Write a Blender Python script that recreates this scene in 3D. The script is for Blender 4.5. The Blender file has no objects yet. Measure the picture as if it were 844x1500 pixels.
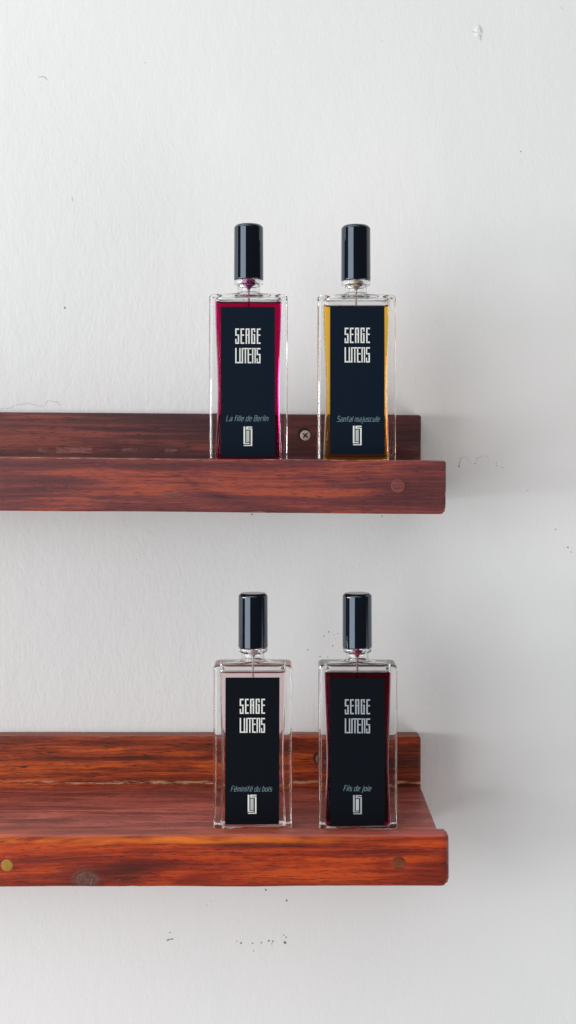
import bpy, bmesh, math, random
from mathutils import Vector, noise as mnoise

random.seed(7)
MM = 0.001
sc = bpy.context.scene
C = sc.collection

# ------------------------------------------------------------------ camera
cam_d = bpy.data.cameras.new('camera')
cam = bpy.data.objects.new('camera', cam_d)
C.objects.link(cam)
cam.location = (0, -0.622, 0)
cam.rotation_euler = (math.radians(90), 0, 0)
cam_d.sensor_fit = 'VERTICAL'
cam_d.sensor_height = 36
cam_d.lens = 1718 / 1500 * 36
cam_d.shift_y = -91 / 1500
cam_d.clip_start = 0.01
cam_d.clip_end = 50
sc.camera = cam

# ------------------------------------------------------------------ light: a soft room, one window on the left and added fill
w = bpy.data.worlds.new('World')
sc.world = w
w.use_nodes = True
bg = w.node_tree.nodes['Background']
wt = w.node_tree                                   # a dim, even room plus added soft fill lobes
wco = wt.nodes.new('ShaderNodeTexCoord'); wse = wt.nodes.new('ShaderNodeSeparateXYZ')
wt.links.new(wco.outputs['Generated'], wse.inputs[0])
def wmath(op, a, b):
    nd = wt.nodes.new('ShaderNodeMath'); nd.operation = op
    for i, v in enumerate((a, b)):
        if isinstance(v, (int, float)): nd.inputs[i].default_value = v
        else: wt.links.new(v, nd.inputs[i])
    return nd.outputs[0]
def wlobe(az, el, inner_deg, outer_deg, radiance):   # an added fill lobe, direction seen from the shelves (az < 0 is left)
    a, e = math.radians(az), math.radians(el)
    dp = wt.nodes.new('ShaderNodeVectorMath'); dp.operation = 'DOT_PRODUCT'
    wt.links.new(wco.outputs['Generated'], dp.inputs[0])
    dp.inputs[1].default_value = (math.sin(a) * math.cos(e), -math.cos(a) * math.cos(e), math.sin(e))
    nd = wt.nodes.new('ShaderNodeMapRange'); nd.interpolation_type = 'SMOOTHSTEP'
    wt.links.new(dp.outputs['Value'], nd.inputs[0])
    nd.inputs[1].default_value = math.cos(math.radians(outer_deg)); nd.inputs[2].default_value = math.cos(math.radians(inner_deg))
    nd.inputs[4].default_value = radiance
    return nd.outputs[0]
lobes = [wlobe(-52, 54, 8, 34, 1.6),      # added fill, high on the left
         wlobe(-80, 50, 6, 24, 1.6),      # added fill, high on the far left
         wlobe(0, 50, 8, 34, 0.8),        # added fill from high in front
         wlobe(48, -36, 6, 26, 1.8),      # added fill, low on the right
         wlobe(80, -30, 6, 24, 4.6),  # strong added fill, low on the far right
         wlobe(-25, -40, 6, 26, 0.5)]     # weak added fill, low on the left
tot = 0.06
for lb in lobes: tot = wmath('ADD', tot, lb)
wt.links.new(tot, bg.inputs[1])
bg.inputs[0].default_value = (1.0, 0.975, 0.98, 1)

def area(name, loc, direction, sx, sy, power, col):
    ld = bpy.data.lights.new(name, 'AREA')
    ld.shape = 'RECTANGLE'; ld.size = sx; ld.size_y = sy
    ld.energy = power; ld.color = col
    o = bpy.data.objects.new(name, ld)
    C.objects.link(o)
    o.location = loc
    o.rotation_euler = Vector(direction).to_track_quat('-Z', 'Y').to_euler()
    return o
WD, WC = (2.62, 0.67, 0), (0.965, 0.985, 1.0)
area('window_light', (-1.379, -1.763, 0.06), WD, 2.1, 1.75, 38, WC)          # tall curtained window on the left
area('grazing_fill_light', (-1.92, -0.55, -0.02), (0.96, 0.28, 0), 1.1, 0.35, 27, WC)   # added strip light grazing the wall, almost level with the shelves
sc.view_settings.view_transform = 'Standard'
sc.view_settings.look = 'None'
sc.view_settings.exposure = 0.0
sc.view_settings.gamma = 1.0
sc.view_settings.use_curve_mapping = False
sc.render.engine = 'CYCLES'
cy = sc.cycles
cy.use_denoising = True
cy.max_bounces = 24
cy.transmission_bounces = 24
cy.glossy_bounces = 12
cy.diffuse_bounces = 5
cy.transparent_max_bounces = 16
cy.caustics_reflective = True
cy.caustics_refractive = True
cy.blur_glossy = 0.3
cy.sample_clamp_indirect = 8

# ------------------------------------------------------------------ node helpers
class NT:
    def __init__(s, name):
        s.m = bpy.data.materials.new(name); s.m.use_nodes = True
        s.t = s.m.node_tree; s.t.nodes.clear()
        s.out = s.n('ShaderNodeOutputMaterial')
    def n(s, typ, **kw):
        nd = s.t.nodes.new(typ)
        for k, v in kw.items(): setattr(nd, k, v)
        return nd
    def put(s, sock, v):
        if hasattr(v, 'is_output') or isinstance(v, bpy.types.NodeSocket): s.t.links.new(v, sock)
        elif v is not None:
            if isinstance(v, (tuple, list)) and len(v) == 3 and sock.type == 'RGBA': v = (*v, 1)
            sock.default_value = v
    def math(s, op, a, b=None, c=None, clamp=False):
        nd = s.n('ShaderNodeMath', operation=op, use_clamp=clamp)
        s.put(nd.inputs[0], a)
        if b is not None: s.put(nd.inputs[1], b)
        if c is not None: s.put(nd.inputs[2], c)
        return nd.outputs[0]
    def mapping(s, vec, scale, loc=(0, 0, 0)):
        nd = s.n('ShaderNodeMapping')
        s.put(nd.inputs['Vector'], vec)
        nd.inputs['Scale'].default_value = scale
        nd.inputs['Location'].default_value = loc
        return nd.outputs[0]
    def noise(s, vec, scale=1, detail=3, rough=0.5, dist=0.0):
        nd = s.n('ShaderNodeTexNoise')
        s.put(nd.inputs['Vector'], vec)
        nd.inputs['Scale'].default_value = scale
        nd.inputs['Detail'].default_value = detail
        nd.inputs['Roughness'].default_value = rough
        nd.inputs['Distortion'].default_value = dist
        return nd.outputs[0]
    def ramp(s, fac, stops):
        nd = s.n('ShaderNodeValToRGB')
        cr = nd.color_ramp
        while len(cr.elements) < len(stops): cr.elements.new(0.5)
        for e, (p, c) in zip(cr.elements, stops):
            e.position = p; e.color = (*c, 1) if len(c) == 3 else c
        s.put(nd.inputs[0], fac)
        return nd.outputs[0]
    def mix(s, fac, a, b, mode='MIX'):
        nd = s.n('ShaderNodeMix', data_type='RGBA', blend_type=mode)
        s.put(nd.inputs[0], fac); s.put(nd.inputs[6], a); s.put(nd.inputs[7], b)
        return nd.outputs[2]
    def smooth(s, v, lo, hi):
        nd = s.n('ShaderNodeMapRange', interpolation_type='SMOOTHSTEP')
        s.put(nd.inputs[0], v); s.put(nd.inputs[1], lo); s.put(nd.inputs[2], hi)
        return nd.outputs[0]
    def bump(s, h, strength, dist, normal=None):
        nd = s.n('ShaderNodeBump')
        nd.inputs['Strength'].default_value = strength
        nd.inputs['Distance'].default_value = dist
        s.put(nd.inputs['Height'], h)
        if normal is not None: s.put(nd.inputs['Normal'], normal)
        return nd.outputs[0]
    def bsdf(s, **kw):
        nd = s.n('ShaderNodeBsdfPrincipled')
        for k, v in kw.items(): s.put(nd.inputs[k.replace('_', ' ')], v)
        s.t.links.new(nd.outputs[0], s.out.inputs[0])
        return nd

def plain(name, col, rough=0.5, metal=0.0, spec=0.5, var=0.06, scale=900):
    t = NT(name)
    co = t.n('ShaderNodeTexCoord').outputs['Object']
    nz = t.noise(co, scale, 3)
    c2 = tuple(max(0, x * (1 - var * 3)) for x in col)
    c = t.mix(nz, c2, tuple(min(1, x * (1 + var)) for x in col))
    t.bsdf(Base_Color=c, Roughness=rough, Metallic=metal, Specular_IOR_Level=spec)
    return t.m

# ------------------------------------------------------------------ materials
def wall_material():
    t = NT('painted_plaster')
    co = t.n('ShaderNodeTexCoord').outputs['Object']
    a = t.noise(t.mapping(co, (520, 520, 260)), 1, 3, 0.55, 0.4)
    b = t.noise(t.mapping(co, (120, 120, 80)), 1, 3, 0.5)
    c = t.noise(t.mapping(co, (12, 12, 9)), 1, 2, 0.5)
    h = t.math('ADD', t.math('MULTIPLY', a, 0.55), t.math('MULTIPLY', b, 0.9))
    h = t.math('ADD', h, t.math('MULTIPLY', c, 2.0))
    nrm = t.bump(h, 0.40, 0.0006)
    tone = t.noise(t.mapping(co, (7, 7, 5)), 1, 2)
    col = t.mix(t.smooth(tone, 0.35, 0.65), (0.765, 0.785, 0.775), (0.80, 0.80, 0.795))
    t.bsdf(Base_Color=col, Roughness=0.62, Specular_IOR_Level=0.3, Normal=nrm)
    return t.m

def wood(name, seed, dark, mid, hot, zr, knots=(), glow=None, stains=(), scuffs=(), purple=0.0,
         rough=0.34, wear=0.5, lowline=None, coarse=1.0, hotgain=0.0, dent=0.5, top=None, spec=0.35, streak=0.5):
    """varnished stained wood, grain along x; positions in mm of the shelf's own coordinates"""
    t = NT(name)
    co = t.n('ShaderNodeTexCoord').outputs['Object']
    sep = t.n('ShaderNodeSeparateXYZ'); t.put(sep.inputs[0], co)
    X, Y, Z = sep.outputs
    def blob(kx, kz, ax, az, use='Z'):
        V = Z if use == 'Z' else Y
        dx = t.math('DIVIDE', t.math('SUBTRACT', X, kx * MM), ax * MM)
        dz = t.math('DIVIDE', t.math('SUBTRACT', V, kz * MM), az * MM)
        d2 = t.math('ADD', t.math('MULTIPLY', dx, dx), t.math('MULTIPLY', dz, dz))
        return t.math('EXPONENT', t.math('MULTIPLY', d2, -1.0)), dz, d2
    # grain coordinates: wavy, and bent round the knots
    wob = t.noise(t.mapping(co, (9, 25, 25), (seed, 0, 0)), 1, 3)
    Zw = t.math('ADD', Z, t.math('MULTIPLY', t.math('SUBTRACT', wob, 0.5), 0.010))
    knot_dark = None
    ringh = None
    for (kx, kz, ax, az, amp) in knots:
        g, dz, d2 = blob(kx, kz, ax * 2.2, az * 2.0)
        Zw = t.math('ADD', Zw, t.math('MULTIPLY', t.math('MULTIPLY', g, dz), -amp * MM))
        g2, _, d2b = blob(kx, kz, ax, az)
        dd = t.math('ADD', d2b, t.math('MULTIPLY', t.math('SUBTRACT', t.noise(t.mapping(co, (420, 420, 420)), 1, 3), 0.5), 0.9))
        k = t.smooth(dd, 1.5, 0.1)
        ring = t.math('SINE', t.math('MULTIPLY', t.math('SQRT', t.math('MAXIMUM', dd, 0.0)), 16))
        ringh = t.math('MULTIPLY', k, ring) if ringh is None else t.math('ADD', ringh, t.math('MULTIPLY', k, ring))
        knot_dark = k if knot_dark is None else t.math('MAXIMUM', knot_dark, k)
    comb = t.n('ShaderNodeCombineXYZ')
    t.put(comb.inputs[0], X); t.put(comb.inputs[1], Y); t.put(comb.inputs[2], Zw)
    G = comb.outputs[0]
    bands = t.noise(t.mapping(G, (7 * coarse, 200, 260), (seed * 3.1, 2, seed)), 1, 4, 0.55, 0.6)
    fine = t.noise(t.mapping(G, (70, 1500, 1900), (seed, 5, 1)), 1, 3, 0.6)
    blot = t.noise(t.mapping(co, (14, 70, 90), (seed * 7.7, 1, 3)), 1, 5, 0.62, 0.6)
    pores = t.noise(t.mapping(G, (160, 1500, 2600), (0, seed, 0)), 1, 2)
    medg = t.noise(t.mapping(G, (16 * coarse, 500, 820), (seed * 1.7, 2, seed)), 1, 3, 0.6, 0.3)
    f = t.math('ADD', t.math('MULTIPLY', bands, 0.80 - 0.3 * streak), t.math('MULTIPLY', fine, 0.25))
    f = t.math('ADD', f, t.math('MULTIPLY', medg, 0.15 + 0.6 * streak))
    f = t.math('ADD', f, t.math('MULTIPLY', blot, 0.85 - 0.3 * streak))
    f = t.math('ADD', f, -(0.9 + 0.125) + 0.55 + hotgain)
    for (kx, kz, ax, az, s) in stains:          # drifts of the stain, darker or redder areas
        g, _, _ = blob(kx, kz, ax, az)
        f = t.math('ADD', f, t.math('MULTIPLY', g, s))
    col = t.ramp(f, [(0.30, dark), (0.46, tuple(0.5 * a + 0.5 * b for a, b in zip(dark, mid))), (0.56, mid), (0.72, hot)])
    lines = t.noise(t.mapping(G, (8, 300, 420), (seed * 5.3, 7, 1)), 1, 5, 0.62, 0.4)
    col = t.mix(t.math('MULTIPLY', t.smooth(lines, 0.56, 0.66), 0.7 * streak), col, dark)
    col = t.mix(t.math('MULTIPLY', t.smooth(lines, 0.43, 0.36), 0.7 * streak), col, hot)
    col = t.mix(t.smooth(pores, 0.58, 0.70), col, tuple(0.6 * x for x in dark))
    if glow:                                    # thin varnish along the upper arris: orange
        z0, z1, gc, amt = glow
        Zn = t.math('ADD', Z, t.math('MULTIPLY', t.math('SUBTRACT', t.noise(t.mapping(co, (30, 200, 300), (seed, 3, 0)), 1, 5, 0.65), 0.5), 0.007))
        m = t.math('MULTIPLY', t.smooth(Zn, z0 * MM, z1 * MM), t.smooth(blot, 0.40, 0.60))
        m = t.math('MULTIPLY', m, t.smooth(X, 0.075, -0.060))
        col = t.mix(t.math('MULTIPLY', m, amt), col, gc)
    if knot_dark is not None:
        kc = t.mix(t.noise(t.mapping(co, (500, 500, 700)), 1, 4), (0.012, 0.006, 0.006), (0.22, 0.105, 0.08))
        col = t.mix(t.math('MULTIPLY', knot_dark, 0.85), col, kc)
    edge = t.n('ShaderNodeAttribute', attribute_name='wear').outputs['Fac']
    chip = t.noise(t.mapping(co, (140, 500, 420), (seed, seed, 0)), 1, 4, 0.6)
    wm = t.math('MULTIPLY', t.smooth(edge, 0.08, 0.24), t.smooth(chip, 0.60 - 0.10 * wear, 0.70))
    col = t.mix(t.math('MULTIPLY', wm, wear), col, (0.50, 0.27, 0.17))
    if lowline:                                 # bare worn strip along the foot of the board
        z0, z1 = lowline
        mm_ = t.math('MULTIPLY', t.smooth(Z, (z0 - 0.4) * MM, z0 * MM), t.smooth(Z, (z1 + 0.4) * MM, z1 * MM))
        mm_ = t.math('MULTIPLY', mm_, t.smooth(t.noise(t.mapping(co, (60, 300, 500), (seed, 0, 0)), 1, 4, 0.7), 0.47, 0.60))
        col = t.mix(t.math('MULTIPLY', mm_, 0.8), col, (0.55, 0.30, 0.17))
    for (sx, sz, hw, hh, amt) in scuffs:        # rubbed marks with a shape of their own
        dx = t.math('ABSOLUTE', t.math('SUBTRACT', X, sx * MM)); dz = t.math('ABSOLUTE', t.math('SUBTRACT', Z, sz * MM))
        m = t.math('MULTIPLY', t.smooth(dx, hw * MM, (hw - 0.8) * MM), t.smooth(dz, hh * MM, (hh * 0.75) * MM))
        m = t.math('MULTIPLY', m, t.smooth(t.noise(t.mapping(co, (300, 300, 900), (seed, 0, sx)), 1, 4, 0.7), 0.38, 0.56))
        col = t.mix(t.math('MULTIPLY', m, amt), col, (0.45, 0.22, 0.18))
    if purple: col = t.mix(purple, col, (0.20, 0.085, 0.085))
    if top:                                     # pale wall glare painted into the upper face's colour
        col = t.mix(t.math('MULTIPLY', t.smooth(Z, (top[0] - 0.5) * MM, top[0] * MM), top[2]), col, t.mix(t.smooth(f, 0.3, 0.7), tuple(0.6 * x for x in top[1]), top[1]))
    rgh = t.math('ADD', rough - 0.06, t.math('MULTIPLY', blot, 0.2))
    dents = t.noise(t.mapping(co, (90, 260, 300), (seed, 9, 9)), 1, 4, 0.65, 0.4)
    h = t.math('ADD', t.math('MULTIPLY', fine, 0.5), t.math('MULTIPLY', bands, 0.9))
    h = t.math('ADD', h, t.math('MULTIPLY', t.smooth(dents, 0.74, 0.60), dent))
    if ringh is not None: h = t.math('ADD', h, t.math('MULTIPLY', ringh, 0.35))
    nrm = t.bump(h, 0.6, 0.0004)
    t.bsdf(Base_Color=col, Roughness=rgh, Specular_IOR_Level=spec, Normal=nrm)
    return t.m

M = {}
M['wall'] = wall_material()
M['speck'] = plain('dark_speck', (0.22, 0.22, 0.22), 0.8)
M['crack'] = plain('hairline_crack', (0.64, 0.64, 0.61), 0.8)
M['chip_shadow'] = plain('chip_and_shadow_grey', (0.52, 0.53, 0.54), 0.8)

def glass_mat():
    t = NT('clear_glass')
    g = t.n('ShaderNodeBsdfGlass')
    g.inputs['Color'].default_value = (0.985, 0.99, 0.988, 1)
    g.inputs['Roughness'].default_value = 0.0
    g.inputs['IOR'].default_value = 1.5
    t.t.links.new(g.outputs[0], t.out.inputs[0])
    return t.m
M['glass'] = glass_mat()

def perfume_mat(name, vcol, dens):
    t = NT(name)
    at = t.n('ShaderNodeAttribute', attribute_name='open_surface').outputs['Fac']
    ior = t.math('ADD', 0.907, t.math('MULTIPLY', at, 1.36 - 0.907))   # against the glass / against air
    g = t.n('ShaderNodeBsdfGlass')
    g.inputs['Color'].default_value = (1, 1, 1, 1)
    g.inputs['Roughness'].default_value = 0.0
    t.put(g.inputs['IOR'], ior)
    t.t.links.new(g.outputs[0], t.out.inputs[0])
    v = t.n('ShaderNodeVolumeAbsorption')
    v.inputs['Color'].default_value = (*vcol, 1); v.inputs['Density'].default_value = dens
    t.t.links.new(v.outputs[0], t.out.inputs[1])
    return t.m

def cap_mat():
    t = NT('black_lacquer')
    co = t.n('ShaderNodeTexCoord').outputs['Object']
    nz = t.noise(t.mapping(co, (160, 160, 60)), 1, 2)
    nrm = t.bump(nz, 0.08, 0.0004)
    t.bsdf(Base_Color=(0.0022, 0.0035, 0.0075), Roughness=0.045, IOR=1.85, Specular_Tint=(0.70, 0.84, 1.0), Normal=nrm)
    return t.m
M['cap'] = cap_mat()
M['label'] = plain('navy_label_paper', (0.0030, 0.0090, 0.0190), 0.5, spec=0.10, var=0.05, scale=3000)
M['label_black'] = plain('black_label_paper', (0.0025, 0.0042, 0.0075), 0.5, spec=0.10, var=0.05, scale=3000)
M['ink_white'] = plain('cream_ink', (0.74, 0.76, 0.72), 0.5, var=0.03)
M['ink_grey'] = plain('silver_ink', (0.36, 0.40, 0.44), 0.5, var=0.03)
M['ink_fill'] = plain('pale_ink', (0.46, 0.49, 0.46), 0.5, var=0.03)
M['ink_blue'] = plain('blue_grey_ink', (0.20, 0.31, 0.37), 0.5, var=0.03)
M['screw_head'] = plain('zinc_screw', (0.80, 0.62, 0.54), 0.45, metal=0.3, var=0.12, scale=1500)
M['screw_dark'] = plain('screw_recess', (0.012, 0.009, 0.009), 0.7)

# ------------------------------------------------------------------ object helpers
def link(name, me, parent=None):
    o = bpy.data.objects.new(name, me)
    C.objects.link(o)
    if parent is not None: o.parent = parent
    return o
def thing(name, loc, label, cat, group=None):
    o = bpy.data.objects.new(name, None); C.objects.link(o)
    o.empty_display_size = 0.02
    o.location = loc; o['label'] = label; o['category'] = cat
    if group: o['group'] = group
    return o
def mesh(name, vs, fs, mats, smooth=None, fmat=None):
    me = bpy.data.meshes.new(name)
    me.from_pydata(vs, [], fs)
    for m in (mats if isinstance(mats, (list, tuple)) else [mats]): me.materials.append(m)
    if fmat: me.polygons.foreach_set('material_index', fmat)
    if smooth is not None:
        me.polygons.foreach_set('use_smooth', [True] * len(me.polygons))
        me.set_sharp_from_angle(angle=math.radians(smooth))
    me.validate(); me.update()
    return me

# ------------------------------------------------------------------ setting: the wall
WY = 92.0                       # wall plane, mm behind the lip line
SW = 0.4156                     # mm per photo pixel on the wall
def wp(px, py): return ((px - 422) * SW, (659 - py) * SW)

def build_wall():
    vs = []; fs = []; fm = []
    def face(pts, m):
        b = len(vs); vs.extend([(x * MM, y * MM, z * MM) for x, y, z in pts])
        fs.append(tuple(range(b, b + len(pts)))); fm.append(m)
    S = 3500
    face([(-S, WY, -S), (S, WY, -S), (S, WY, S), (-S, WY, S)], 0)
    face([(S, WY + 120, -S), (-S, WY + 120, -S), (-S, WY + 120, S), (S, WY + 120, S)], 0)
    for a, b in (((-S, -S), (S, -S)), ((S, -S), (S, S)), ((S, S), (-S, S)), ((-S, S), (-S, -S))):
        face([(a[0], WY, a[1]), (a[0], WY + 120, a[1]), (b[0], WY + 120, b[1]), (b[0], WY, b[1])], 0)
    def speck(px, py, r, m=1, sx=1.0):
        x, z = wp(px, py); n = 9; ph = random.random() * 6
        pts = []
        for i in range(n):
            a = -2 * math.pi * i / n + ph
            rr = r * SW * random.uniform(0.65, 1.2)
            pts.append((x + rr * sx * math.cos(a), WY - 0.06, z + rr * math.sin(a)))
        face(pts[::-1], m)
    def line(pts, wd, m=2, breaks=0.0):
        # subdivided wandering hairline
        P = []
        for (a, b) in zip(pts[:-1], pts[1:]):
            k = max(2, int(math.dist(a, b) / 2.5))
            for i in range(k):
                u = i / k
                P.append((a[0] + (b[0] - a[0]) * u + random.uniform(-.4, .4), a[1] + (b[1] - a[1]) * u + random.uniform(-.4, .4)))
        P.append(pts[-1])
        for (a, b) in zip(P[:-1], P[1:]):
            if random.random() < breaks: continue
            L = math.dist(a, b) or 1; nx, ny = -(b[1] - a[1]) / L, (b[0] - a[0]) / L
            h0 = wd * random.uniform(.35, .65); h1 = wd * random.uniform(.35, .65)
            q = [(a[0] + nx * h0, a[1] + ny * h0), (b[0] + nx * h1, b[1] + ny * h1), (b[0] - nx * h1, b[1] - ny * h1), (a[0] - nx * h0, a[1] - ny * h0)]
            face([(wp(*p)[0], WY - 0.07, wp(*p)[1]) for p in q], m)
    for px, py, r in [(95, 451, 1.9), (763, 222, 1.1), (213, 92, 0.8), (481.5, 925.5, 1.3), (474.5, 932, 1.0), (489.5, 930, .8),
                      (495, 928, .8), (487.5, 946, 1.0), (469, 961.6, 1.2), (480, 962, .7), (451, 952, 1.2), (389.4, 1303.5, 1.5),
                      (420, 1319, 2.0), (249, 1366, 1.2), (353, 1381.7, 1.7), (370, 1381.7, 1.2), (383, 1381, 1.2), (394, 1378, 1.5),
                      (400, 1379, 1.3), (398.5, 1382.5, .8), (417.3, 1380.6, 2.2), (419, 1373, 1.2), (415.5, 1370, .9), (371.7, 1393, .9),
                      (347, 1378.5, .8), (672.5, 683, 1.4), (814, 775.5, 1.0), (832, 801.7, 1.2), (836.5, 808.5, .8), (773, 718.5, .8),
                      (369, 753.5, 1.3), (560, 756, 1.0), (696, 678.5, .9), (728, 682, .8), (736, 685, .8), (727, 678, .7), (492, 936, .7),
                      (468, 1015, .6), (303, 1326, .7), (309, 1320, .6), (106, 292, .7), (560, 60, .6), (640, 470, .6), (200, 820, .7), (70, 900, .6)]:
        speck(px, py, r)
    line([(244, 1377.5), (248, 1376), (254, 1375)], 1.6, 1)
    line([(0, 598.8), (16, 597.5), (23, 593), (43, 591), (55, 594.5), (64, 595), (70, 587), (84, 588.6), (88, 594)], 0.9, 2, 0.12)
    line([(672.9, 682.5), (673, 677), (674.6, 671.3)], 1.0, 3)
    line([(674.6, 671.3), (682, 668), (688, 676), (696, 678), (700, 671), (708, 667), (714, 667), (716, 676)], 0.8, 2, 0.25)
    line([(57, 113), (63, 112.5), (67, 114), (70, 117.5)], 1.3, 3)
    line([(106, 288), (107, 296)], 0.8, 2)
    line([(820, 10), (825, 14)], 0.9, 2)
    # the flaked blister near the top right corner: a small raised dome with an open lip
    cx, cz = wp(700, 46); n = 20; R = 3
    rings = [(4.2, 0.0), (3.2, .12), (2.2, .35), (1.2, .5), (0.5, .45)]
    prev = None
    for rr, h in rings:
        b = len(vs)
        for i in range(n):
            a = 2 * math.pi * i / n
            k = 1 + 0.25 * mnoise.noise(Vector((math.cos(a) * 1.3, math.sin(a) * 1.3, rr)))
            vs.append(((cx + rr * k * math.cos(a) * 0.62) * MM, (WY - 0.02 - h) * MM, (cz + rr * k * math.sin(a)) * MM))
        if prev is not None:
            for i in range(n):
                j = (i + 1) % n
                fs.append((prev + i, prev + j, b + j, b + i)); fm.append(0)
        prev = b
    fs.append(tuple(range(prev, prev + n))); fm.append(0)
    WYs = WY
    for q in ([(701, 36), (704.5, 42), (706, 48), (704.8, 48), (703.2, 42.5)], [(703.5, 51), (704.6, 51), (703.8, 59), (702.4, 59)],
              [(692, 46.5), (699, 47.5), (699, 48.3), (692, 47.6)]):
        face([(wp(*p)[0], WY - 0.60, wp(*p)[1]) for p in q], 3)  # grey slivers: shade of the blister's lip, painted on
    me = mesh('wall', vs, fs, [M['wall'], M['speck'], M['crack'], M['chip_shadow']], fmat=fm)
    o = link('wall', me); o['kind'] = 'structure'
build_wall()

# ------------------------------------------------------------------ boards
def board(name, x0, x1, y0, y1, z0, z1, r, mat, parent, seed=0, cr=(0, 0), wob=0.25):
    """box with rounded, slightly uneven arrises; all mm. cr = (top, bottom) radius of the right-hand corners in the XZ outline"""
    def axis(a, b, n, e):
        L = b - a
        e = min(e, L * .45)
        pts = [a, a + e * .15, a + e * .35, a + e * .65, a + e]
        for i in range(1, n): pts.append(a + e + (L - 2 * e) * i / n)
        return pts + [b - e, b - e * .65, b - e * .35, b - e * .15, b]
    e = r * 1.05
    xs = axis(x0, x1, max(4, int((x1 - x0) / 4)), max(e, max(cr) * 1.05 if max(cr) else e))
    ys = axis(y0, y1, max(2, int((y1 - y0) / 6)), e)
    zs = axis(z0, z1, max(4, int((z1 - z0) / 3)), e)
    nx, ny, nz = len(xs), len(ys), len(zs)
    idx = {}; vs = []; wear = []
    def vid(i, j, k):
        key = (i, j, k)
        if key in idx: return idx[key]
        p = Vector((xs[i], ys[j], zs[k]))
        q = Vector((min(max(p.x, x0 + r), x1 - r), min(max(p.y, y0 + r), y1 - r), min(max(p.z, z0 + r), z1 - r)))
        d = p - q
        wr = 0.0
        if d.length > 1e-9:
            u = d.normalized(); wr = 1 - max(abs(u.x), abs(u.y), abs(u.z))
            nn = mnoise.noise(Vector((p.x * .045, p.y * .1, p.z * .12 + seed * 9)))
            p = q + u * r * (1 + 0.18 * nn * (wr * 6)) if wr > 0 else p
        # right-hand corners of the outline
        for R, up in ((cr[0], True), (cr[1], False)):
            if R > r:
                cx = x1 - R; cz = z1 - R if up else z0 + R
                dx = p.x - cx; dz = (p.z - cz) if up else (cz - p.z)
                if dx > 0 and dz > 0:
                    L = math.hypot(dx, dz); m_ = max(dx, dz)
                    s = m_ / L
                    p = Vector((cx + dx * s, p.y, cz + (dz if up else -dz) * s))
                    wr = max(wr, 0.25 * (1 - s) / .3 if m_ > R * .75 else 0)
        # faces are never perfectly straight
        nn = mnoise.noise_vector(Vector((p.x * .018 + seed * 5, p.y * .03, p.z * .05)))
        amp = wob * (1 if wr == 0 else 1.0)
        p = p + Vector((nn.x * amp * .3, nn.y * amp * .5, nn.z * amp))
        if wr > 0.05:
            k2 = mnoise.noise(Vector((p.x * .35, p.y * .4, p.z * .4 + seed)))
            p = p - (d.normalized() * max(0, k2 - .15) * .7 * min(1, wr * 4)) if d.length > 1e-9 else p
        idx[key] = len(vs); vs.append(p * MM); wear.append(wr)
        return idx[key]
    fs = []
    for i in range(nx - 1):
        for j in range(ny - 1):
            fs.append((vid(i, j, 0), vid(i, j + 1, 0), vid(i + 1, j + 1, 0), vid(i + 1, j, 0)))
            fs.append((vid(i, j, nz - 1), vid(i + 1, j, nz - 1), vid(i + 1, j + 1, nz - 1), vid(i, j + 1, nz - 1)))
        for k in range(nz - 1):
            fs.append((vid(i, 0, k), vid(i + 1, 0, k), vid(i + 1, 0, k + 1), vid(i, 0, k + 1)))
            fs.append((vid(i, ny - 1, k), vid(i, ny - 1, k + 1), vid(i + 1, ny - 1, k + 1), vid(i + 1, ny - 1, k)))
    for j in range(ny - 1):
        for k in range(nz - 1):
            fs.append((vid(0, j, k), vid(0, j, k + 1), vid(0, j + 1, k + 1), vid(0, j + 1, k)))
            fs.append((vid(nx - 1, j, k), vid(nx - 1, j + 1, k), vid(nx - 1, j + 1, k + 1), vid(nx - 1, j, k + 1)))
    me = mesh(name, vs, fs, mat, smooth=70)
    at = me.attributes.new('wear', 'FLOAT', 'POINT')
    at.data.foreach_set('value', wear)
    return link(name, me, parent)

def disc_stack(cx, y_, cz, prof, n=28):
    """lathe about the y axis: prof = [(radius, y offset toward the camera)]"""
    vs = []; fs = []
    for r, h in prof:
        for i in range(n):
            a = 2 * math.pi * i / n
            vs.append(((cx + r * math.cos(a)) * MM, (y_ - h) * MM, (cz + r * math.sin(a)) * MM))
    for k in range(len(prof) - 1):
        for i in range(n):
            j = (i + 1) % n
            fs.append((k * n + i, k * n + j, (k + 1) * n + j, (k + 1) * n + i))
    b = (len(prof) - 1) * n
    fs.append(tuple(range(b, b + n)))
    return vs, fs

def plug(parent, cx, cz, r, yf, mat, h=0.08):
    vs, fs = disc_stack(cx, yf, cz, [(r, -6), (r, -0.02 + h * .1), (r * .95, h * .7), (r * .8, h * .95), (r * .4, h)])
    me = mesh('wood_plug', vs, fs, mat, smooth=35)
    return link('wood_plug', me, parent)

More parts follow.
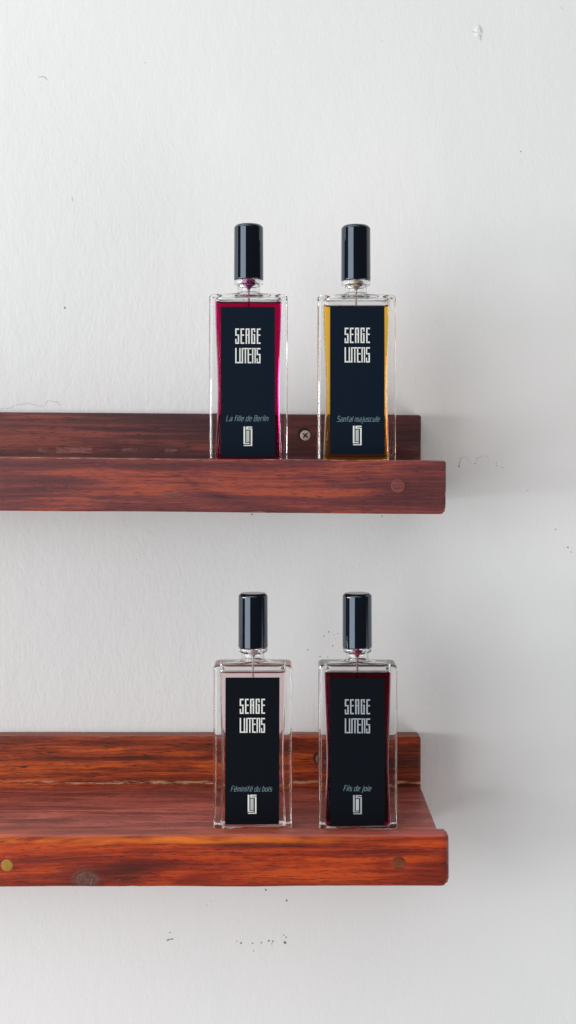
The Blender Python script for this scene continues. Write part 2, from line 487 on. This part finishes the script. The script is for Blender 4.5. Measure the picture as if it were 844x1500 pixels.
def screw(parent, cx, cz, yf, ox, oz, rot=0.0):
    vs, fs = disc_stack(cx + ox, yf, cz + oz, [(4.0, -1), (4.0, 0.05)], 30)     # bored hole's dark rim
    fm = [1] * len(fs)
    v2, f2 = disc_stack(cx, yf, cz, [(3.05, -1), (3.05, 0.12), (2.9, 0.26), (2.2, 0.34), (1.0, 0.36)], 30)
    b = len(vs); vs += v2; fs += [tuple(i + b for i in f) for f in f2]; fm += [0] * len(f2)
    for k in range(4):                                                          # cross recess
        a = rot + k * math.pi / 2
        L, wd = 2.05, 0.42
        u = (math.cos(a), math.sin(a)); v = (-u[1], u[0])
        pts = [(0.1, -wd * 1.1), (L * .6, -wd), (L, -wd * .6), (L, wd * .6), (L * .6, wd), (0.1, wd * 1.1)]
        b = len(vs)
        for p in pts:
            vs.append(((cx + u[0] * p[0] + v[0] * p[1]) * MM, (yf - 0.42) * MM, (cz + u[1] * p[0] + v[1] * p[1]) * MM))
        fs.append(tuple(range(b, b + 6))); fm.append(1)
    me = mesh('screw', vs, fs, [M['screw_head'], M['screw_dark']], smooth=35, fmat=fm)
    return link('screw', me, parent)

XL = -500
# ---- upper shelf: its own z zero is the eye line; it hangs about 0.4 degrees out of level
w_up_front = wood('upper_front_wood', 1.3, (0.060, 0.018, 0.021), (0.155, 0.032, 0.031), (0.34, 0.064, 0.032), None,
                  knots=[(-60, -24, 5, 1.0, 1.5)],
                  stains=[(-8, -12, 45, 9, .13), (62, -25, 24, 7, -.22), (-140, -12, 34, 8, -0.10), (-60, -29, 60, 3, -.12), (18, -22.5, 34, 2.0, .20), (70, -10, 9, 4, -.06),
                          (40, -21, 14, 1.0, .16), (-60, -9, 60, 3, -.08)],
                  purple=0.08, rough=0.38, wear=1.0, dent=0.8, streak=0.34)
w_up_back = wood('upper_back_wood', 4.1, (0.036, 0.013, 0.016), (0.105, 0.029, 0.029), (0.28, 0.066, 0.048), None,
                 stains=[(-150, 6, 60, 6, .16), (-60, 3, 50, 3, .10), (-60, 17, 45, 7, -.18), (70, 8, 22, 14, -.18), (-200, 19, 60, 3, -.1)],
                 scuffs=[(-128, -1.2, 11, 1.9, .45), (-147, -1.4, 3, 1.6, .3), (-95, -0.5, 5, 1.0, .35), (-70, -0.9, 4, 1.2, .3)],
                 purple=0.12, rough=0.45, wear=0.35, dent=0.3, streak=0.45)
w_up_board = wood('upper_board_wood', 2.2, (0.04, 0.015, 0.015), (0.10, 0.03, 0.022), (0.2, 0.05, 0.03), None, purple=0.2, rough=0.45)
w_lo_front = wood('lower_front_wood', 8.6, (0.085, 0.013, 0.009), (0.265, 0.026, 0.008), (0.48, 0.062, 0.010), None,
                  knots=[(-105.5, -224.2, 7.5, 5.2, 3.5)],
                  stains=[(-130, -222, 30, 9, -.03), (-82, -221, 15, 7, -.20), (-105, -222, 13, 8, -.16), (-110, -207, 60, 4, .10), (70, -224, 20, 5, -.16),
                          (-20, -206.5, 40, 1.8, -.22), (20, -218, 50, 9, .06), (86, -214, 5, 14, -.16), (44, -209, 36, 1.4, -.12), (50, -215.6, 6, 5, -.14)],
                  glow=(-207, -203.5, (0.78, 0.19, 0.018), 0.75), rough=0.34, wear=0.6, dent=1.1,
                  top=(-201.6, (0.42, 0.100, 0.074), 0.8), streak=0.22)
w_lo_back = wood('lower_back_wood', 6.4, (0.060, 0.013, 0.008), (0.26, 0.037, 0.010), (0.55, 0.098, 0.016), None,
                 stains=[(-150, -190, 90, 7, .07), (-120, -184, 60, 2, -.16), (60, -188, 20, 14, -.18), (0, -177, 60, 2, -.05), (-100, -175, 90, 1.5, -.12)],
                 lowline=(-200.0, -198.2), rough=0.38, wear=0.5, coarse=1.3, dent=0.2, streak=0.5)
w_lo_board = wood('lower_board_wood', 3.7, (0.13, 0.034, 0.027), (0.40, 0.092, 0.068), (0.58, 0.150, 0.105), None,
                  stains=[(70, 30, 50, 60, -.2)], purple=0.0, rough=0.36, wear=0.3, dent=1.3, spec=0.5, streak=0.45)

up = thing('wooden_shelf', (0, 0, 0), 'upper red brown wooden ledge shelf with scuffed dark back board and bare screw', 'shelf')
up.rotation_euler = (0, math.radians(0.42), 0)
ub = board('back_board', XL, 79.6, 80, 91.9, -30, 21.4, 0.8, w_up_back, up, 1, cr=(1.2, 0), wob=.22)
board('shelf_board', XL, 79.4, 0.06, 79.94, -29, -6.9, 0.7, w_up_board, up, 2, wob=.1)
uf = board('front_strip', XL, 82.6, -10, 0, -32.9, -5.0, 1.1, w_up_front, up, 3, cr=(1.3, 3.0), wob=.5)
pm1 = wood('upper_plug_wood', 11.0, (0.080, 0.024, 0.024), (0.15, 0.038, 0.034), (0.22, 0.055, 0.040), None, purple=0.1, rough=0.4)
plug(uf, 57.6, -18.3, 3.7, -10.1, pm1)
screw(ub, 10.3, 8.7, 80, -0.6, 0.75, rot=math.radians(50))

lo = thing('wooden_shelf', (0, 0, 0), 'lower glossy orange brown wooden ledge shelf with a dark knot in its front strip', 'shelf')
lb = board('back_board', XL, 79.6, 80, 91.9, -226, -171.6, 0.9, w_lo_back, lo, 11, cr=(1.8, 0), wob=.25)
board('shelf_board', XL, 79.6, 0.06, 79.94, -224, -202.2, 0.7, w_lo_board, lo, 12, wob=.12)
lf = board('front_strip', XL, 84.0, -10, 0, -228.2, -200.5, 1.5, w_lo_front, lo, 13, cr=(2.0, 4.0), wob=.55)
pm2 = wood('lower_plug_wood', 21.0, (0.06, 0.015, 0.010), (0.15, 0.030, 0.012), (0.25, 0.05, 0.016), None, rough=0.4)
plug(lf, 57.6, -215.6, 3.6, -10.1, pm2)
pm3 = plain('olive_filler', (0.40, 0.21, 0.022), 0.45, var=0.2, scale=400)
p3 = plug(lf, -146.6, -216.8, 3.1, -10.1, pm3, 0.2); p3['label'] = 'olive yellow plug'
sc2 = screw(lb, 19.6, -185.0, 80, -0.6, 0.5, rot=math.radians(20))
sc2.data.materials[0] = plain('stained_screw', (0.34, 0.13, 0.08), 0.5, metal=0.2, var=0.15, scale=1500)
sc2['label'] = 'screw darkened by wood stain'

# ------------------------------------------------------------------ bottles
NA = 10   # arc segments per corner
def rrect(hx, hy, r, z, yc=0.0):
    r = min(r, hx, hy)
    pts = []
    cs = [(hx - r, hy - r, 0), (-(hx - r), hy - r, 90), (-(hx - r), -(hy - r), 180), (hx - r, -(hy - r), 270)]
    nxt = {0: 1, 1: 2, 2: 3, 3: 0}
    for q, (cx, cy_, a0) in enumerate(cs):
        for i in range(NA + 1):
            a = math.radians(a0 + 90 * i / NA)
            pts.append((cx + r * math.cos(a), cy_ + r * math.sin(a)))
        # support points along the straight edge toward the next corner
        n = cs[nxt[q]]
        a = math.radians(a0 + 90)
        ex, ey = cx + r * math.cos(a), cy_ + r * math.sin(a)
        fx, fy = n[0] + r * math.cos(a), n[1] + r * math.sin(a)
        for u in (0.03, 0.12, 0.30, 0.5, 0.70, 0.88, 0.97):
            pts.append((ex + (fx - ex) * u, ey + (fy - ey) * u))
    return [(x * MM, (y + yc) * MM, z * MM) for x, y in pts]
NR = 4 * (NA + 1) + 28
def loft(rings, cap0=False, cap1=False, flip=False):
    vs = [p for r in rings for p in r]; fs = []
    for k in range(len(rings) - 1):
        for i in range(NR):
            j = (i + 1) % NR
            f = (k * NR + i, k * NR + j, (k + 1) * NR + j, (k + 1) * NR + i)
            fs.append(f[::-1] if flip else f)
    if cap0:
        f = tuple(range(NR))[::-1]; fs.append(f[::-1] if flip else f)
    if cap1:
        b = (len(rings) - 1) * NR; f = tuple(range(b, b + NR)); fs.append(f[::-1] if flip else f)
    return vs, fs

HX, HY, RC = 20.95, 10.0, 2.3
def inner(z):
    """cavity half sizes at height z: the side walls belly inward like an hourglass"""
    u = (z - 2) / 82.0
    pinch = math.exp(-((u - 0.42) / 0.36) ** 2)
    return 18.0 - 1.45 * pinch, 6.4, 3.2

def cav_ring(z):
    hx, hy, r = inner(z); return rrect(hx, hy, r, z)

GLY = {
 'a': ([[(.08, 1), (.58, 1), (.58, 0), (0, 0), (0, .52), (.58, .52)]], .58), 'c': ([[(.52, 1), (0, 1), (0, 0), (.52, 0)]], .52),
 'd': ([[(.56, 1.5), (.56, 0), (0, 0), (0, 1), (.56, 1)]], .56), 'e': ([[(.54, 0), (0, 0), (0, 1), (.54, 1), (.54, .5), (0, .5)]], .54),
 'é': ([[(.54, 0), (0, 0), (0, 1), (.54, 1), (.54, .5), (0, .5)], [(.2, 1.22), (.42, 1.48)]], .54),
 'i': ([[(0, 0), (0, 1)], [(0, 1.27), (0, 1.42)]], .02), 'j': ([[(.2, 1), (.2, -.42), (-.02, -.42)], [(.2, 1.27), (.2, 1.42)]], .2),
 'l': ([[(0, 1.5), (0, 0)]], .02), 'f': ([[(.5, 1.5), (.14, 1.5), (.14, 0)], [(0, .98), (.42, .98)]], .42),
 't': ([[(.42, 1.42), (.14, 1.42), (.14, 0)], [(0, .98), (.40, .98)]], .40),
 'm': ([[(0, 0), (0, 1), (.86, 1), (.86, 0)], [(.43, 1), (.43, 0)]], .86), 'n': ([[(0, 0), (0, 1), (.54, 1), (.54, 0)]], .54),
 'r': ([[(0, 0), (0, 1), (.4, 1)]], .36), 's': ([[(.52, 1), (0, 1), (0, .52), (.5, .52), (.5, 0), (0, 0)]], .52),
 'u': ([[(0, 1), (0, 0), (.54, 0), (.54, 1)]], .54), 'o': ([[(0, 0), (0, 1), (.54, 1), (.54, 0), (0, 0)]], .54),
 'b': ([[(0, 1.5), (0, 0), (.54, 0), (.54, 1), (0, 1)]], .54),
 'B': ([[(0, 0), (0, 1.5), (.62, 1.5), (.62, .8), (0, .8)], [(.62, .8), (.62, 0), (0, 0)]], .62),
 'L': ([[(0, 1.5), (0, 0), (.55, 0)]], .55), 'F': ([[(0, 0), (0, 1.5), (.62, 1.5)], [(0, .78), (.48, .78)]], .55),
 'S': ([[(.65, 1.5), (0, 1.5), (0, .8), (.6, .8), (.6, 0), (0, 0)]], .62),
}
def script_line(text, x0, x1, base, xh, y):
    """thin slanted one-line capitals and small letters, fitted between x0 and x1 (mm)"""
    segs = []; cx = 0
    for ch in text:
        if ch == ' ': cx += .42; continue
        g, wd = GLY[ch]
        for pl in g: segs.append([(cx + px, pz) for px, pz in pl])
        cx += wd + .36
    cx -= .36
    sx = (x1 - x0 - xh * .35) / cx
    vs = []; fs = []; hw = 0.095
    for pl in segs:
        P = [(x0 + px * sx + pz * xh * .26, base + pz * xh) for px, pz in pl]
        for a, b in zip(P[:-1], P[1:]):
            L = math.dist(a, b); ux, uz = (b[0] - a[0]) / L, (b[1] - a[1]) / L
            a2 = (a[0] - ux * hw * .8, a[1] - uz * hw * .8); b2 = (b[0] + ux * hw * .8, b[1] + uz * hw * .8)
            n = (-uz * hw, ux * hw)
            k = len(vs)
            yy = y - 0.0004 * (k // 4 % 7)
            for q in ((a2[0] - n[0], a2[1] - n[1]), (b2[0] - n[0], b2[1] - n[1]), (b2[0] + n[0], b2[1] + n[1]), (a2[0] + n[0], a2[1] + n[1])):
                vs.append((q[0] * MM, yy * MM, q[1] * MM))
            fs.append((k, k + 1, k + 2, k + 3))
    return vs, fs

def rects(rs, ox, oy, s, cx, cz, y, ins=0.0):
    vs = []; fs = []
    for q, (a, b, c, d) in enumerate(rs):
        k = len(vs); yy = y - 0.0004 * (q % 9)
        a, b, c, d = a + ins, b + ins, c - ins, d - ins
        for (u, v) in ((a, d), (c, d), (c, b), (a, b)):
            vs.append(((cx + (u - ox) * s) * MM, yy * MM, (cz + (oy - v) * s) * MM))
        fs.append((k, k + 1, k + 2, k + 3))
    return vs, fs
def E_(x): return [(x, 148, x + 24, 388), (x + 24, 148, x + 60, 173), (x + 24, 240, x + 58, 263), (x + 24, 363, x + 60, 388)]
def S_(x, y=0): return [(x, 148 + y, x + 63, 173 + y), (x, 173 + y, x + 24, 263 + y), (x + 24, 240 + y, x + 63, 263 + y), (x + 39, 263 + y, x + 63, 363 + y),
                        (x, 363 + y, x + 63, 388 + y), (x, 308 + y, x + 22, 363 + y)]
BRAND = (S_(262) + E_(343) + [(422, 148, 446, 388), (446, 148, 487, 173), (463, 173, 487, 388), (446, 240, 463, 263)]
         + [(508, 148, 532, 388), (532, 148, 573, 173), (552, 173, 573, 208), (540, 234, 573, 256), (549, 256, 573, 363), (532, 363, 573, 388)] + E_(595)
         + [(262, 450, 285, 688), (285, 664, 325, 688), (325, 450, 347, 688), (347, 664, 362, 688), (362, 450, 385, 688)]
         + [(385, 450, 466, 471), (409, 471, 431, 688)]
         + [(453, 471, 476, 688), (466, 450, 516, 471), (476, 541, 512, 563), (476, 664, 512, 688)]
         + [(522, 450, 544, 688), (544, 450, 560, 471), (560, 450, 581, 688)] + S_(591, 301)[:0]
         + [(591, 450, 655, 474), (591, 474, 613, 563), (613, 541, 655, 563), (631, 563, 655, 664), (591, 664, 655, 688), (591, 610, 611, 664)])
MONO = [(367, 258, 391, 499), (391, 484, 450, 499), (402, 258, 488, 273), (402, 273, 428, 300), (428, 284, 488, 300),
        (466, 300, 488, 526), (370, 511, 466, 526)]
MONO_IN = [(404, 312, 448, 474)]

def bottle(px, yc, zbase, sz, lab, lpx, name, npx, level, liquid, labcol, ink, bt=0.0, namecol='ink_blue', tube=(0.8, 0.75, 0.75), rot=0.0):
    """px: centre in photo pixels, zbase: shelf top (mm), lpx: label box relative to the centre/base (mm)"""
    x = (px - 422) * 0.3627
    t = thing('perfume_bottle', (x * MM, yc * MM, zbase * MM), lab, 'perfume bottle', 'rectangular glass perfume bottles on the two shelves')
    t.scale = (1, 1, sz)
    t.rotation_euler = (0, 0, math.radians(rot))
    # glass: outside, up over the shoulder and the neck ring, then down inside to the liquid line
    R = []
    for dz, ins in ((-1.1, 1.0), (-1.02, .55), (-.8, .22), (-.4, .04), (-.1, 0), (.6, 0)): R.append(rrect(HX - ins, HY - ins, RC, dz))
    for z in (6, 25, 45, 65, 80, 85.7): R.append(rrect(HX, HY, RC, z))
    for i in range(0, 9):
        a = math.radians(90 * i / 8); rr = 2.0
        ins = rr * (1 - math.cos(a)); R.append(rrect(HX - ins, HY - ins * .9, RC, 86.3 + rr * math.sin(a)))
    R.append(rrect(HX - 2.6, HY - 2.3, RC, 88.33))
    R.append(rrect(HX - 6, HY - 2.6, 4.5, 88.55))
    R.append(rrect(12.0, 7.35, 7.2, 88.85))
    for r_, z in ((7.3, 89.25), (6.7, 89.6), (6.25, 90.05), (6.05, 90.6), (6.0, 91.0), (6.0, 92.8), (6.15, 93.5), (6.7, 93.95), (7.3, 94.1),
                  (7.65, 94.4), (7.75, 94.9), (7.75, 96.0), (7.6, 96.45), (7.2, 96.6), (5.5, 96.6), (5.15, 96.4), (5.1, 96.0), (5.1, 94), (5.1, 91.0),
                  (5.15, 90.4), (5.4, 89.6)):
        R.append(rrect(r_, r_, r_, z))
    R.append(rrect(6.2, 5.6, 5.6, 88.6)); R.append(rrect(9.5, 5.8, 5.4, 88.0)); R.append(rrect(13.5, 5.5, 4.0, 87.4))
    hx, hy, r0 = inner(84)
    for ins, z in ((2.0, 87.0), (1.3, 86.8), (.6, 86.3), (.2, 85.7), (0, 85.1)): R.append(rrect(hx - ins, hy - ins * .7, r0, z))
    if level < 84.4: R.append(cav_ring(84.6))
    R.append(cav_ring(level))
    vs, fs = loft(R, cap0=True)
    body = link('glass_body', mesh('glass_body', vs, fs, M['glass'], smooth=38), t)
    # liquid: sides against the glass, a curved open surface
    Lr = []
    for ins, z in ((1.3, -0.1), (.7, -0.04), (.25, .2), (.05, .7)):
        hx, hy, r0 = inner(3); Lr.append(rrect(hx - ins, hy - ins, r0, z))
    z = 4.0
    while z < level - 2: Lr.append(cav_ring(z)); z += 4
    Lr.append(cav_ring(level))
    nside = len(Lr)
    hx, hy, r0 = inner(level)
    for ins, dz in ((.25, -.35), (.6, -.6), (1.2, -.8), (2.2, -.86)): Lr.append(rrect(hx - ins, hy - ins, r0, level + dz))
    vs, fs = loft(Lr, cap0=True, cap1=True)
    me = mesh('perfume', vs, fs, liquid, smooth=38)
    vals = []
    for p in me.polygons:
        vals.append(1.0 if min(p.vertices) >= (nside - 1) * NR else 0.0)
    me.attributes.new('open_surface', 'FLOAT', 'FACE').data.foreach_set('value', vals)
    link('perfume', me, t)
    # pump seen through the neck ring, and its tube
    def lathe(prof, n=40):
        vs = []; fs = []
        for r_, z in prof:
            for i in range(n):
                a = 2 * math.pi * i / n; vs.append((r_ * math.cos(a) * MM, r_ * math.sin(a) * MM, z * MM))
        for k in range(len(prof) - 1):
            for i in range(n):
                j = (i + 1) % n; fs.append((k * n + i, k * n + j, (k + 1) * n + j, (k + 1) * n + i))
        fs.append(tuple(range(n))[::-1]); b = (len(prof) - 1) * n; fs.append(tuple(range(b, b + n)))
        return vs, fs
    pm = plain('pump_plastic', tube[:3], 0.35, var=0.05)
    vs, fs = lathe([(0.9, 91.6), (1.1, 92.6), (1.4, 93.2), (2.6, 94.0), (3.4, 94.9), (3.7, 96.55), (3.6, 96.6)])
    pump = link('spray_pump', mesh('spray_pump', vs, fs, pm, smooth=40), t)
    tm = plain('tube_plastic', tuple(min(1, 0.35 + 0.65 * c) for c in tube), 0.25, var=0.02)
    vs, fs = lathe([(0.55, 3.5), (0.55, 40), (0.55, 92.0)], 16)
    link('dip_tube', mesh('dip_tube', vs, fs, tm, smooth=40), pump)
    # cap
    r_ = 7.95
    vs, fs = lathe([(r_ - .5, 96.75), (r_ - .12, 96.8), (r_, 97.0), (r_, 97.2), (r_, 97.8), (r_ - .05, 110), (r_ - .10, 124.2), (r_ - .102, 124.6), (r_ - .12, 124.85), (r_ - .2, 125.2), (r_ - .55, 125.7),
                    (r_ - 1.25, 126.35), (r_ - 1.45, 126.48), (r_ - 1.8, 126.52), (r_ - 4, 126.54)], 96)
    link('cap', mesh('cap', vs, fs, M['cap'], smooth=33), t)
    # label with its printing
    lx0, lx1, lz0, lz1 = lpx
    yf = -HY - 0.03
    bx = [(lx0 + bt, yf, lz0), (lx1 + bt, yf, lz0), (lx1, yf, lz1), (lx0, yf, lz1)]
    th = 0.14
    vs = [(a * MM, b * MM, c * MM) for a, b, c in bx] + [(a * MM, (b - th) * MM, c * MM) for a, b, c in bx]
    fs = [(0, 3, 2, 1), (4, 5, 6, 7), (0, 1, 5, 4), (1, 2, 6, 5), (2, 3, 7, 6), (3, 0, 4, 7)]
    fs = [f[::-1] if False else f for f in fs]
    lo_ = link('label', mesh('label', vs, fs, labcol), t)
    yp = yf - th - 0.02
    lcx = (lx0 + lx1) / 2
    brand_top = lz1 - 11.5
    vs, fs = rects(BRAND, 458.5, 148, 0.03438 * 1.0, lcx + bt * .3, brand_top, yp, 1.6)
    link('brand_lettering', mesh('brand_lettering', vs, fs, M[ink]), lo_)
    s2 = 0.3627 / 9.378
    mz = brand_top - (625.5 - 479) * .3627 + 1.0
    vs, fs = rects(MONO, 427.5, 258, s2, lcx + bt * .8, mz, yp, 0.5)
    n0 = len(fs)
    v2, f2 = rects(MONO_IN, 427.5, 258, s2, lcx + bt * .8, mz, yp, 0.5)
    k = len(vs); vs += v2; fs += [tuple(i + k for i in f) for f in f2]
    link('monogram', mesh('monogram', vs, fs, [M[ink], M['ink_fill']], fmat=[0] * n0 + [1] * len(f2)), lo_)
    nx0, nx1, nb = npx
    vs, fs = script_line(name, nx0, nx1, nb, 1.9, yp)
    link('name_lettering', mesh('name_lettering', vs, fs, M[namecol]), lo_)
    return t

K = 0.3627
liq1 = perfume_mat('magenta_perfume', (0.89, 0.0, 0.62), 680)
liq2 = perfume_mat('amber_perfume', (1.0, 0.80, 0.0), 235)
liq3 = perfume_mat('blush_perfume', (0.84, 0.0, 0.03), 22)
liq4 = perfume_mat('crimson_perfume', (0.72, 0.0, 0.40), 800)
def L(c, base, x0, x1, y0, y1, sz=1.0): return ((x0 - c) * K, (x1 - c) * K, (base - y1) * K / sz, (base - y0) * K / sz)
def N(c, base, x0, x1, y, sz=1.0): return ((x0 - c) * K, (x1 - c) * K, (base - y) * K / sz)

zu = lambda px: -5.35 - (px - 422) * K * math.tan(math.radians(0.42))
bottle(363.5, 11.3, zu(363.5), 1.0, 'bottle of magenta perfume labelled La fille de Berlin, on upper shelf left of screw',
       L(363.5, 671.5, 323.3, 402.6, 447.5, 667.5), 'La fille de Berlin', N(363.5, 671.5, 331.2, 393.5, 614.8), 84.5, liq1, M['label'], 'ink_white',
       tube=(0.36, 0.01, 0.16), rot=0.6)
bottle(523, 11.3, zu(523), 1.0, 'bottle of amber yellow perfume whose label reads Santal majuscule, on upper shelf near its end',
       L(523, 672.8, 483.8, 563.6, 446.5, 664), 'Santal majuscule', N(523, 672.8, 494, 557, 615.8), 82.9, liq2, M['label'], 'ink_white',
       tube=(0.55, 0.45, 0.33), rot=-0.5)
bottle(370, 11.3, -201.0, 0.978, 'bottle of pale pink perfume whose label reads Féminité du bois, on the lower shelf',
       L(370, 1213, 330.2, 409.4, 992.3, 1207.5, .978), 'Féminité du bois', N(370, 1213, 338.1, 399.3, 1159, .978), 84.3, liq3, M['label_black'], 'ink_white',
       tube=(0.72, 0.60, 0.60), rot=0.5, bt=-0.3)
bottle(525, 11.3, -201.0, 0.978, 'bottle of dark crimson perfume labelled Fils de joie, on lower shelf near its end',
       L(525, 1213, 484.2, 563.8, 993, 1208.5, .978), 'Fils de joie', N(525, 1213, 503.7, 544.8, 1158.3, .978), 84.2, liq4, M['label_black'], 'ink_grey',
       tube=(0.30, 0.03, 0.08), rot=-0.5)
